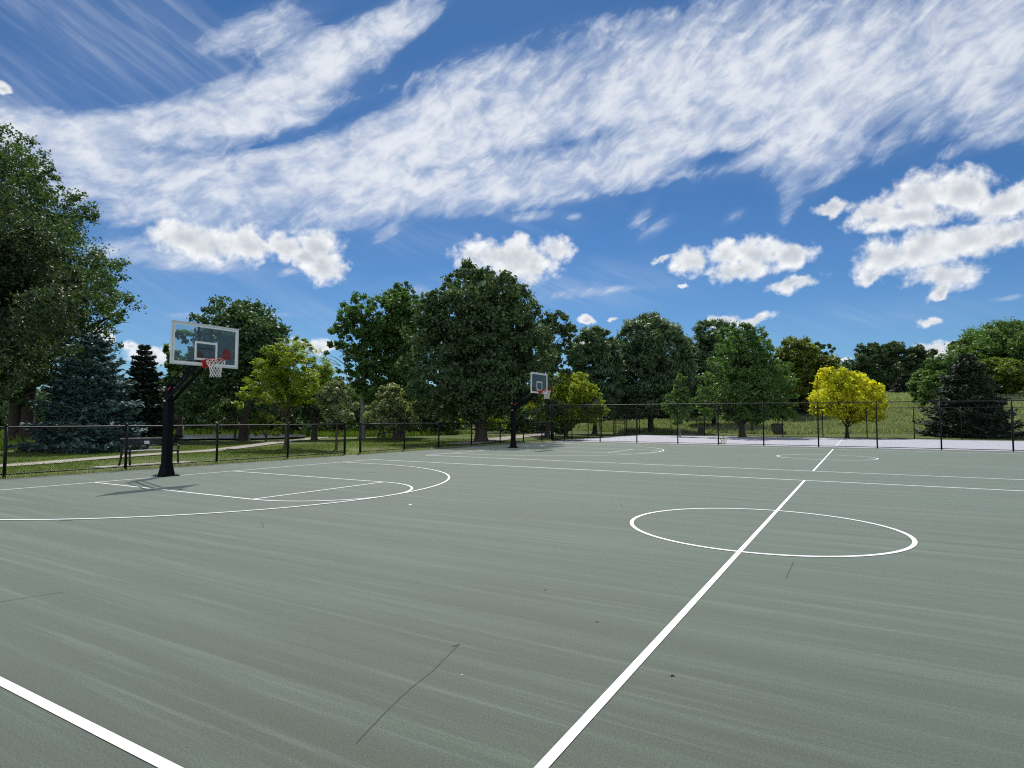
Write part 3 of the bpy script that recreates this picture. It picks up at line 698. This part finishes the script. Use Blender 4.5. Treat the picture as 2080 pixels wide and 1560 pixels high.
T('golden_tree', 'bright golden yellow round tree standing before the meadow', 1719, 50.5, 1645, 1801, 742, 862, seed=32, mat=G_gold, nleaf=34000, lsize=.21, aspect=.8, tr=.13, bark=B_dark, limbs=20, clump=.26,
  blobs=[(1685, 765, 18), (1680, 785, 24), (1705, 775, 20), (1730, 775, 20), (1755, 780, 20), (1775, 795, 20), (1665, 810, 20), (1700, 800, 30), (1740, 805, 32), (1780, 820, 20), (1665, 832, 18), (1695, 832, 28), (1735, 835, 30), (1770, 840, 24), (1682, 757, 12), (1790, 808, 11), (1655, 808, 10)])
T('hill_tree', 'dark round tree on the meadow crest, left in its clump', 1765, 108, 1712, 1815, 702, 800, seed=33, mat=G_wood, nleaf=30000, lsize=.42, nblob=44, clump=.34, prof='dome', tr=.3, bark=B_dark)
T('hill_tree', 'tall dark tree on the meadow crest, middle of its clump', 1812, 112, 1760, 1862, 698, 800, seed=34, mat=G_wood, nleaf=30000, lsize=.42, nblob=44, clump=.34, prof='dome', tr=.3, bark=B_dark)
T('hill_tree', 'dark tree on the meadow crest, right in its clump, beside the white cloud', 1868, 110, 1822, 1912, 700, 800, seed=35, mat=G_wood, nleaf=30000, lsize=.42, nblob=44, clump=.34, prof='dome', tr=.3, bark=B_dark)
C('small_spruce', 'small bluish spruce at the clump foot on the meadow, left of two', 1830, 98, 20, 766, G_spruce2, seed=36, nbr=150, lsize=.5, dens=18)
C('small_spruce', 'small bluish spruce at the clump foot on the meadow, right of two', 1858, 99, 20, 764, G_spruce2, seed=37, nbr=150, lsize=.5, dens=18)
T('hill_tree', 'mid green rounded tree behind the large right spruce', 1925, 76, 1870, 1990, 722, 830, seed=38, mat=G_mid, nleaf=32000, lsize=.30, nblob=60, blob=.24, clump=.34, prof='dome', tr=.2)
C('large_spruce', 'large dark spruce just behind the far fence on the right', 1968, 52, 84, 716, G_spruce2, seed=39, nbr=820, lsize=.44, dens=38, power=.72)
T('hill_tree', 'big pale green tree at the upper right edge', 2050, 92, 1950, 2160, 660, 820, seed=40, mat=G_mid, nleaf=60000, lsize=.34, nblob=90, blob=.22, clump=.36, prof='dome', tr=.35)
T('hill_tree', 'yellow green tree under the big pale one at the right edge', 2052, 80, 1990, 2120, 735, 836, seed=41, mat=G_olive, nleaf=24000, lsize=.32, nblob=28, prof='dome', tr=.22)
T('hill_tree', 'dark tree on the hill left of the big pale one', 1978, 104, 1945, 2020, 676, 800, seed=42, mat=G_wood, nleaf=16000, lsize=.42, nblob=20, prof='round', tr=.25)
C('small_spruce', 'tiny dark spruce top on the hill beside the white cloud', 1943, 118, 12, 704, G_spruce, seed=43, nbr=110, lsize=.5, dens=14)

# far-off wood closing the view under the crowns
rng = np.random.default_rng(99)
P = []; Sz = []
for k in range(260):
    u = rng.uniform(-250, 1700); D = rng.uniform(58, 96) if u < 1150 else rng.uniform(92, 120)
    topv = 792+rng.normal()*12 if u < 1150 else 800+rng.normal()*10
    b = spot(u, D); H = max(2.5, zat(u, topv, D)-b.z); r_ = H*rng.uniform(.35, .55)
    n = 620; d = unit(rng, n); q = d*np.array([r_, r_, H*.5])*rng.uniform(.55, 1, (n, 1))**.5
    P.append(q+np.array([b.x, b.y, b.z+H*.5])); Sz.append(np.full(n, .55))
P = np.concatenate(P); nr = unit(rng, len(P)); nr[:, 2] += .4; nr /= np.linalg.norm(nr, axis=1, keepdims=True)
wd = leaves('far_woodland', P, nr, np.concatenate(Sz)*rng.uniform(.6, 1.3, len(P)), .6, G_wood, None, rng)
tag(wd, 'dark far-off wood closing the view below the crowns', 'woodland', kind='stuff')

# tall meadow grass, lush pond-side grass, weeds along the fences
def scatter(n, x0, x1, y0, y1, f=None):
    x = rng.uniform(x0, x1, n); y = rng.uniform(y0, y1, n)
    if f is not None: k = f(x, y); x, y = x[k], y[k]
    return np.c_[x, y, hgt(x, y)]
def patch(x, y): return np.sin(x*.45+1.3*np.sin(y*.21))+np.sin(y*.6+x*.17)+rng.normal(size=len(x))*.8
p = scatter(60000, -30, 45, 55, 110, lambda x, y: (y > 56.5+1.2*np.sin(x*.3)) & (patch(x, y) > -.9) & ((y < 72) | (rng.uniform(size=len(y)) < .55)))
tag(tufts('meadow_grass', p, rng.uniform(.24, .52, len(p)), G_grass, rng, 5, .035), 'tall pale seeding meadow grass covering the slope beyond the far fence', 'grass', kind='stuff')
def nearpond(x, y):
    q = np.hypot((x-PX)/6.5, (y-PY)/9.0); a = np.arctan2(y-CY-(PY-CY), x-PX); front = ((x-PX)*(CX-PX)+(y-PY)*(CY-PY)) > 18; return (q > 1.1) & ~(front & (q < 1.9)) & ((q < 2.1) | (rng.uniform(size=len(x)) < .5)) & (x < -32.5)
p = scatter(26000, -66, -31, -8, 42, nearpond)
tag(tufts('lush_grass', p, rng.uniform(.25, .65, len(p)), G_grass2, rng, 5, .03), 'lush bright green tall grass round the pond', 'grass', kind='stuff')
p = scatter(5200, -17.75, -17.28, -14, 28.4); p[:, 2] = -.03
tag(tufts('fence_weeds', p, rng.uniform(.05, .17, len(p)), G_grass, rng, 4, .010), 'thin dry grass fringe along the low fence foot', 'grass', kind='stuff')
p = scatter(30000, -31.5, -17.6, -12, 27, lambda x, y: patch(x, y) > -.6)
k = np.abs(p[:, 0]+24.2+(p[:, 1]-1.0)*.30) > .85; p = p[k]
tag(tufts('lawn_grass', p, rng.uniform(.03, .07, len(p)), G_lawn, rng, 4, .012), 'short mown lawn between the low fence and the path', 'grass', kind='stuff')

# weed at the tall fence
wb = unp(1466, 903)
root = tag(empty('fence_weed', (wb[0], wb[1]-.05, 0)), 'small leafy weed growing at the foot of the tall fence', 'plant')
pp = rng.normal(size=(70, 3))*np.array([.12, .10, .16])+np.array([.04, 0, .26]); leaves('foliage', pp, unit(rng, 70), np.full(70, .10), .5, G_mid, root, rng)
mb = MB(); mb.tube([(0, 0, 0), (.02, 0, .2), (.05, 0, .42)], [.008, .006, .003], 5); mb.build('stem', B_bark, root)

# ------------------------------------------------------------------ small park furniture beyond the courts
def bin_(u, D, w, h, label, mat):
    b = spot(u, D); root = tag(empty('litter_bin', b, .3), label, 'bin', 'litter bins')
    mb = MB(); mb.box((0, 0, h*.46), (w, w, h*.9)); 
    for k in range(-3, 4): mb.box((k*w*.14, -w/2-.008, h*.46), (w*.06, .016, h*.84))
    mb.build('body', mat, root, .02)
    mb = MB(); mb.box((0, 0, h*.95), (w*1.1, w*1.1, h*.08)); mb.box((0, 0, h*1.01), (w*.8, w*.8, h*.05)); mb.build('lid', mat, root, .015)
bin_(1578, 60, .95, 1.05, 'pale grey square bin right of the ash trunk beyond the fence', M_bin)
bin_(1424, 60, .62, .75, 'small dark bin left of the ash trunk beyond the fence', M_bin)
# timber frame at the left of the lavender court
b = spot(1258, 56); root = tag(empty('timber_frame', b, 0.5), 'brown timber frame of two posts and crossbars beyond the tall side fence', 'frame')
for s in (-.52, .52):
    mb = MB(); mb.tube([(s, 0, -.1), (s*1.02, .02, .7), (s, 0, 1.42)], [.06, .055, .05], 7); mb.build('post', M_brownw, root)
mb = MB(); mb.bar((-.6, 0, 1.38), (.6, 0, 1.38), .06, .08); mb.bar((-.58, -.06, 1.15), (.58, -.06, 1.15), .04, .06); mb.build('crossbar', M_brownw, root, .008)
# picnic table under the poplars
b = spot(792, 45.5); root = tag(empty('picnic_table', b, .35), 'dark picnic table in the shade under the poplars', 'table')
mb = MB()
for k in range(5): mb.box((0, -.32+.16*k, .74), (1.8, .145, .045))
mb.build('tabletop', M_bin, root, .006)
for s in (-1, 1):
    mb = MB(); mb.box((0, s*.72, .44), (1.8, .26, .045)); mb.build('seat', M_bin, root, .006)
    mb = MB(); mb.bar((s*.65, -.75, 0), (s*.65, -.2, .72), .05, .09); mb.bar((s*.65, .75, 0), (s*.65, .2, .72), .05, .09); mb.bar((s*.65, -.75, .40), (s*.65, .75, .40), .045, .08); mb.build('leg', M_bin, root)
# shelter-like post with flat board behind the ash
b = spot(1527, 62); root = tag(empty('notice_post', b, .2), 'dark post carrying a flat board beyond the fence behind the ash', 'sign')
mb = MB(); mb.box((0, 0, .8), (.14, .14, 1.6)); mb.build('post', M_pole, root, .01)
mb = MB(); mb.box((0, 0, 1.66), (1.3, .5, .14)); mb.build('board', M_pole, root, .02)

# ------------------------------------------------------------------ litter on the court
def speck(name, label, cat, u, v, size, mat, seed):
    r2 = random.Random(seed); x, y = unp(u, v); mb = MB(); n = 7
    ring = [(size*r2.uniform(.6, 1)*cos(2*pi*k/n), size*.6*r2.uniform(.6, 1)*sin(2*pi*k/n), .003+size*.12*r2.uniform(0, 1)) for k in range(n)]
    mb.add(ring+[(0, 0, .004+size*.3), (0, 0, .002)], [(k, (k+1) % n, n) for k in range(n)]+[((k+1) % n, k, n+1) for k in range(n)])
    o = mb.build(name, mat); o.location = (x, y, 0); o.rotation_euler = (0, 0, r2.uniform(0, 6)); return tag(o, label, cat)
M_paper = simple('white_scrap', (.8, .8, .8), .6); M_dleaf = simple('dark_dry_leaf', (.03, .025, .02), .3)
speck('paper_scrap', 'white paper scrap lying right of the near free throw arc', 'litter', 833, 1026, .05, M_paper, 1)
speck('dry_leaf', 'dark curled leaf on the court right of the centre line in front', 'leaf', 1364, 1373, .022, M_dleaf, 2)
speck('dry_leaf', 'dark dot of a leaf left of the centre line, farther one', 'leaf', 1107, 1199, .018, M_dleaf, 3)
speck('dry_leaf', 'dark dot of a leaf left of the centre line, nearer one', 'leaf', 1213, 1264, .014, M_dleaf, 4)
speck('paper_scrap', 'tiny white chip beside the long surface crack', 'litter', 938, 1372, .010, M_paper, 5)

# ------------------------------------------------------------------ sun and sky
SUN = Vector((-.37, .566, 1)).normalized()                  # towards the sun, from the hoop's shadow
el = math.asin(SUN.z); az = math.atan2(SUN.x, SUN.y)
ld = bpy.data.lights.new('sun', 'SUN'); ld.energy = 3.7; ld.angle = radians(.53); ld.color = (1, .955, .89)
lo = bpy.data.objects.new('sun', ld); COL.objects.link(lo); lo.rotation_euler = SUN.to_track_quat('Z', 'Y').to_euler()
w = bpy.data.worlds.new('World'); sc.world = w; w.use_nodes = True; w.node_tree.nodes.clear(); t = NT(w.node_tree)
sky = t.n('ShaderNodeTexSky', sky_type='NISHITA', sun_disc=False, sun_elevation=el, sun_rotation=az, altitude=300., air_density=1.0, dust_density=.25, ozone_density=3.0)
gen = t.n('ShaderNodeTexCoord').outputs['Generated']
sx = t.n('ShaderNodeSeparateXYZ', {0: gen}).outputs
K = 12.1625                                                 # 1 unit of the sky chart = 1/12.16 rad
# chart: azimuth from north-west (where the camera looks) and elevation
ca, sa = cos(YAW), sin(YAW)
rx = t.m('ADD', t.m('MULTIPLY', sx[0], ca), t.m('MULTIPLY', sx[1], -sa))
fy = t.m('ADD', t.m('MULTIPLY', sx[0], sa), t.m('MULTIPLY', sx[1], ca))
A = t.m('MULTIPLY', t.m('ARCTAN2', rx, fy), K)
E_ = t.m('MULTIPLY', t.m('ARCSINE', sx[2]), K)
Q = t.n('ShaderNodeCombineXYZ', {0: A, 1: E_}).outputs[0]
def chart(u, v):
    d = ray(u, v).normalized(); r_ = d.x*ca-d.y*sa; f_ = d.x*sa+d.y*ca
    return math.atan2(r_, f_)*K, math.asin(d.z)*K
def after(prev, Q):
    """the chart again, evaluated only once the lobe before is done (keeps the shader small)"""
    if prev is None: return Q
    return t.n('ShaderNodeVectorMath', {0: prev, 1: (1e-7, 0, 0), 2: Q}, operation='MULTIPLY_ADD').outputs[0]
def ell(prev, u, v, ru, rv, rot=0., base=None):
    """distance to a cloud lobe, 0 at its heart and 1 at its rim"""
    c = chart(u, v); e1 = chart(u+ru, v); e2 = chart(u, v-rv)
    su = hypot(e1[0]-c[0], e1[1]-c[1]); sv = hypot(e2[0]-c[0], e2[1]-c[1])
    mp = t.mapping(after(prev, base or Q), (c[0], c[1], 0), (0, 0, radians(rot)), (su, sv, 1), 'TEXTURE')
    return t.n('ShaderNodeVectorMath', {0: mp}, operation='LENGTH').outputs['Value']
def union(lobes, soft=.25, m=None):
    for q in lobes:
        e = t.m('SUBTRACT', 1., ell(m, *q, base=QW))
        m = e if m is None else t.m('SMOOTH_MAX', m, e, soft)
    return m
# warp for ragged rims
wv = t.n('ShaderNodeTexNoise', {'Vector': Q, 'Scale': 4.5, 'Detail': 3.}).outputs[1]
QW = t.n('ShaderNodeVectorMath', {0: wv, 1: (.34, .26, 0), 2: t.n('ShaderNodeVectorMath', {0: Q, 1: (-.17, -.13, 0)}, operation='ADD').outputs[0]}, operation='MULTIPLY_ADD').outputs[0]
# --- cumulus
cum = union([(375, 480, 76, 40), (440, 495, 86, 48), (505, 500, 76, 44), (570, 502, 70, 38), (645, 500, 60, 40), (662, 540, 52, 42), (620, 525, 40, 26),
             (985, 520, 70, 40), (1045, 525, 84, 54), (1085, 540, 60, 44), (1125, 505, 46, 34),
             (1410, 530, 50, 36), (1470, 520, 50, 32), (1540, 515, 66, 44), (1610, 520, 55, 32), (1500, 548, 90, 28), (1340, 528, 26, 10, 15), (1610, 575, 72, 20, 8),
             (1690, 422, 54, 20), (1780, 425, 66, 30), (1870, 398, 100, 58), (1955, 388, 90, 54), (2040, 415, 100, 46), (1850, 440, 140, 34), (2120, 430, 80, 60),
             (1800, 520, 80, 50), (1870, 512, 100, 56), (1960, 492, 110, 44, 15), (2040, 475, 100, 38, 15), (1910, 555, 100, 36, -8), (1770, 560, 48, 18, 25), (1910, 590, 34, 16, 30),
             (1890, 655, 34, 12), (1470, 652, 40, 16), (1535, 650, 44, 13, 10), (1190, 648, 20, 9), (1890, 712, 70, 18), (1935, 712, 36, 20), (1185, 700, 40, 22), (1245, 648, 12, 5),
             (212, 680, 24, 18), (300, 722, 55, 30), (265, 705, 24, 14), (650, 705, 36, 22), (610, 700, 26, 14), (1385, 580, 12, 7), (1700, 730, 40, 8), (5, 180, 26, 16)], .18)
n0 = t.noise(Q, 6.5, 4., .55, .2)
n1 = t.m('ADD', t.m('MULTIPLY', t.noise(Q, 2.2, 4., .55, .25), .74), t.m('MULTIPLY', n0, .26))
n2 = t.noise(t.mapping(Q, (0, -.16, 0)), 2.2, 4., .55, .25)
dc = t.m('ADD', cum, t.m('MULTIPLY', t.m('SUBTRACT', n1, .50), 2.1))
ac = t.ss(-.06, .60, dc)
thick = t.m('MULTIPLY', t.ss(.10, 1.1, t.m('ADD', cum, t.m('MULTIPLY', t.m('SUBTRACT', n2, .5), 1.0))), .95)
relief = t.m('MULTIPLY', t.m('SUBTRACT', n2, n1), .75)
sh = t.m('ADD', thick, relief, clamp=True)
ccol = t.mixc(t.m('MULTIPLY', sh, 1.), (7.2, 7.3, 7.4, 1), (4.3, 4.65, 5.1, 1))
# --- long bands of high cloud
def soft(lobes):
    m = None
    for q in lobes:
        wgt = q[5] if len(q) > 5 else 1.
        e = t.m('MULTIPLY', t.m('SUBTRACT', 1., ell(m, *q[:5]), clamp=True), wgt)
        m = e if m is None else t.m('ADD', m, e)
    return m
band = soft([(150, 340, 340, 150, 2, .7), (420, 370, 340, 150, 5, .8), (660, 350, 320, 165, 12, .85), (860, 295, 340, 190, 18, .9), (1060, 245, 380, 205, 18, .9), (1270, 220, 380, 215, 17, .9), (1480, 185, 400, 230, 15, .95), (1720, 160, 420, 240, 14, .95), (1960, 120, 420, 240, 14, .9), (2180, 110, 330, 250, 14, .8),
             (1000, 395, 260, 60, 4, .62), (1260, 345, 300, 60, 9, .6), (1640, 320, 110, 150, -25, .42), (1600, 420, 30, 80, -18, .32), (340, 520, 220, 46, 2, .62), (520, 548, 240, 30, 0, .42),
             (640, 135, 300, 75, 25, 1.0), (760, 65, 230, 62, 26, .95), (520, 205, 320, 62, 20, .72), (540, 60, 190, 70, 24, .75), (430, 235, 280, 46, 14, .48), (660, 168, 80, 20, 24, .7), (560, 222, 110, 24, 20, .75), (430, 255, 120, 24, 14, .7), (280, 272, 170, 36, 8, .7), (600, 245, 80, 16, 14, .6), (500, 262, 90, 18, 14, .6),
             (40, 260, 220, 70, -6, .7), (1330, 465, 70, 24, 28, .58), (1300, 440, 60, 28, 40, .42), (1490, 440, 44, 20, 25, .45), (1240, 590, 280, 18, 4, .42), (1080, 442, 70, 16, 5, .6), (1165, 440, 30, 14, 0, .6), (790, 475, 70, 20, 32, .36), (2000, 290, 140, 26, 8, .38), (2050, 605, 100, 12, 3, .4), (380, 640, 80, 14, 8, .4), (590, 640, 60, 12, 5, .4), (900, 590, 360, 50, 2, .26), (880, 342, 80, 24, 12, -.8), (1120, 298, 220, 20, 8, -.55), (1450, 318, 160, 28, 6, -.6), (520, 300, 220, 26, 18, -.55), (700, 240, 200, 30, 22, -.5), (330, 300, 90, 20, 8, -.4)])
rotb = t.mapping(Q, rot=(0, 0, radians(-17)))
wq = t.n('ShaderNodeTexNoise', {'Vector': rotb, 'Scale': .9, 'Detail': 2.}).outputs[1]
wr_ = t.n('ShaderNodeVectorMath', {0: wq, 1: (.65, .42, 0), 2: rotb}, operation='MULTIPLY_ADD').outputs[0]
st1 = t.noise(t.mapping(wr_, scale=(.48, 1.25, 1)), 1.0, 6., .60, .3)                                            # billows along the band
st2 = t.noise(t.mapping(t.mapping(wr_, rot=(0, 0, radians(-17))), scale=(.48, 2.0, 1)), 2.7, 6., .62, .35)       # feathered filaments
st3 = t.noise(t.mapping(wr_, scale=(.7, 1.2, 1)), 2.6, 5., .60, .2)
brk = t.noise(t.mapping(rotb, loc=(3.1, 1.7, 0), scale=(.5, 1., 1)), .55, 3., .5, .4)                              # wide thin places
cov = t.m('SUBTRACT', 1., t.m('EXPONENT', t.m('MULTIPLY', t.m('MAXIMUM', t.m('MULTIPLY', band, t.m('ADD', .25, t.m('MULTIPLY', brk, 1.5))), 0.), -1.6)))
tex = t.m('ADD', t.m('ADD', t.m('MULTIPLY', t.m('SUBTRACT', st1, .5), 1.7), t.m('MULTIPLY', t.m('SUBTRACT', st2, .5), t.m('SUBTRACT', 1.95, t.m('MULTIPLY', cov, 1.3)))), t.m('MULTIPLY', t.m('SUBTRACT', st3, .5), 1.55))
db = t.m('MAXIMUM', t.m('ADD', t.m('MULTIPLY', t.m('ADD', tex, .35), t.m('MULTIPLY', t.ss(0., .4, cov), t.m('SUBTRACT', 1.1, t.m('MULTIPLY', cov, .45)))), t.m('MULTIPLY', t.m('SUBTRACT', cov, .47), 1.75)), 0.)
ab = t.m('MULTIPLY', t.m('SUBTRACT', 1., t.m('EXPONENT', t.m('MULTIPLY', t.m('POWER', db, 1.25), -1.35))), t.ss(.0, .35, cov))
ab = t.m('ADD', ab, t.m('MULTIPLY', t.m('SUBTRACT', 1., ab), t.m('MULTIPLY', t.ss(.05, 1., cov), t.m('MULTIPLY', st2, .42))))       # thin veil round it
bcol = t.mixc(t.ss(.25, 1.3, t.m('ADD', db, t.m('MULTIPLY', t.m('SUBTRACT', st3, .5), 1.6))), (4.3, 4.9, 6.0, 1), (6.7, 6.9, 7.2, 1))
# --- thin veils, drawn out by the wind
veil = soft([(120, 50, 420, 150, -24, .9), (360, 60, 330, 110, -27, .9), (30, 190, 330, 110, -20, .8), (300, 560, 460, 110, 2, .55), (1150, 585, 480, 70, 3, .55), (520, 650, 380, 60, 4, .5), (900, 470, 420, 70, 8, .4), (1750, 650, 420, 60, 2, .35)])
st4 = t.noise(t.mapping(t.mapping(Q, rot=(0, 0, radians(25))), scale=(.22, 2.0, 1)), 1.3, 5., .6, .3)
av = t.m('MULTIPLY', t.m('MINIMUM', veil, 1.), t.m('ADD', .10, t.m('MULTIPLY', t.ss(.42, .72, st4), .42)))
# sky colour
hs = t.mixc(1., sky.outputs[0], t.mixc(t.ss(0., 5.5, E_), (.33, .50, .66, 1), (.225, .405, .57, 1)), 'MULTIPLY')
c = t.mixc(ab, t.mixc(av, hs, (5.0, 5.5, 6.5, 1)), bcol)
c = t.mixc(ac, c, ccol)
rear = t.m('MULTIPLY', t.ss(-.15, -.65, fy), t.ss(.30, .55, t.noise(gen, 2.6, 4., .55)))                          # unseen bright cloud field added behind the camera as fill light
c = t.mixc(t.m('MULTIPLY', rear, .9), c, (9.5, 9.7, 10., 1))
c = t.mixc(t.ss(-.4, .3, E_), hs, c)
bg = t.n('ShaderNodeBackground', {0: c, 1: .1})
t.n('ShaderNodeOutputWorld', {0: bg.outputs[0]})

sc.view_settings.view_transform = 'Standard'; sc.view_settings.look = 'None'; sc.view_settings.gamma = 1
sc.view_settings.exposure = .4
sc.cycles.max_bounces = 8; sc.cycles.transparent_max_bounces = 16
sc.cycles.use_denoising = False
sc.cycles.pixel_filter_type = 'BLACKMAN_HARRIS'; sc.cycles.filter_width = 1.15
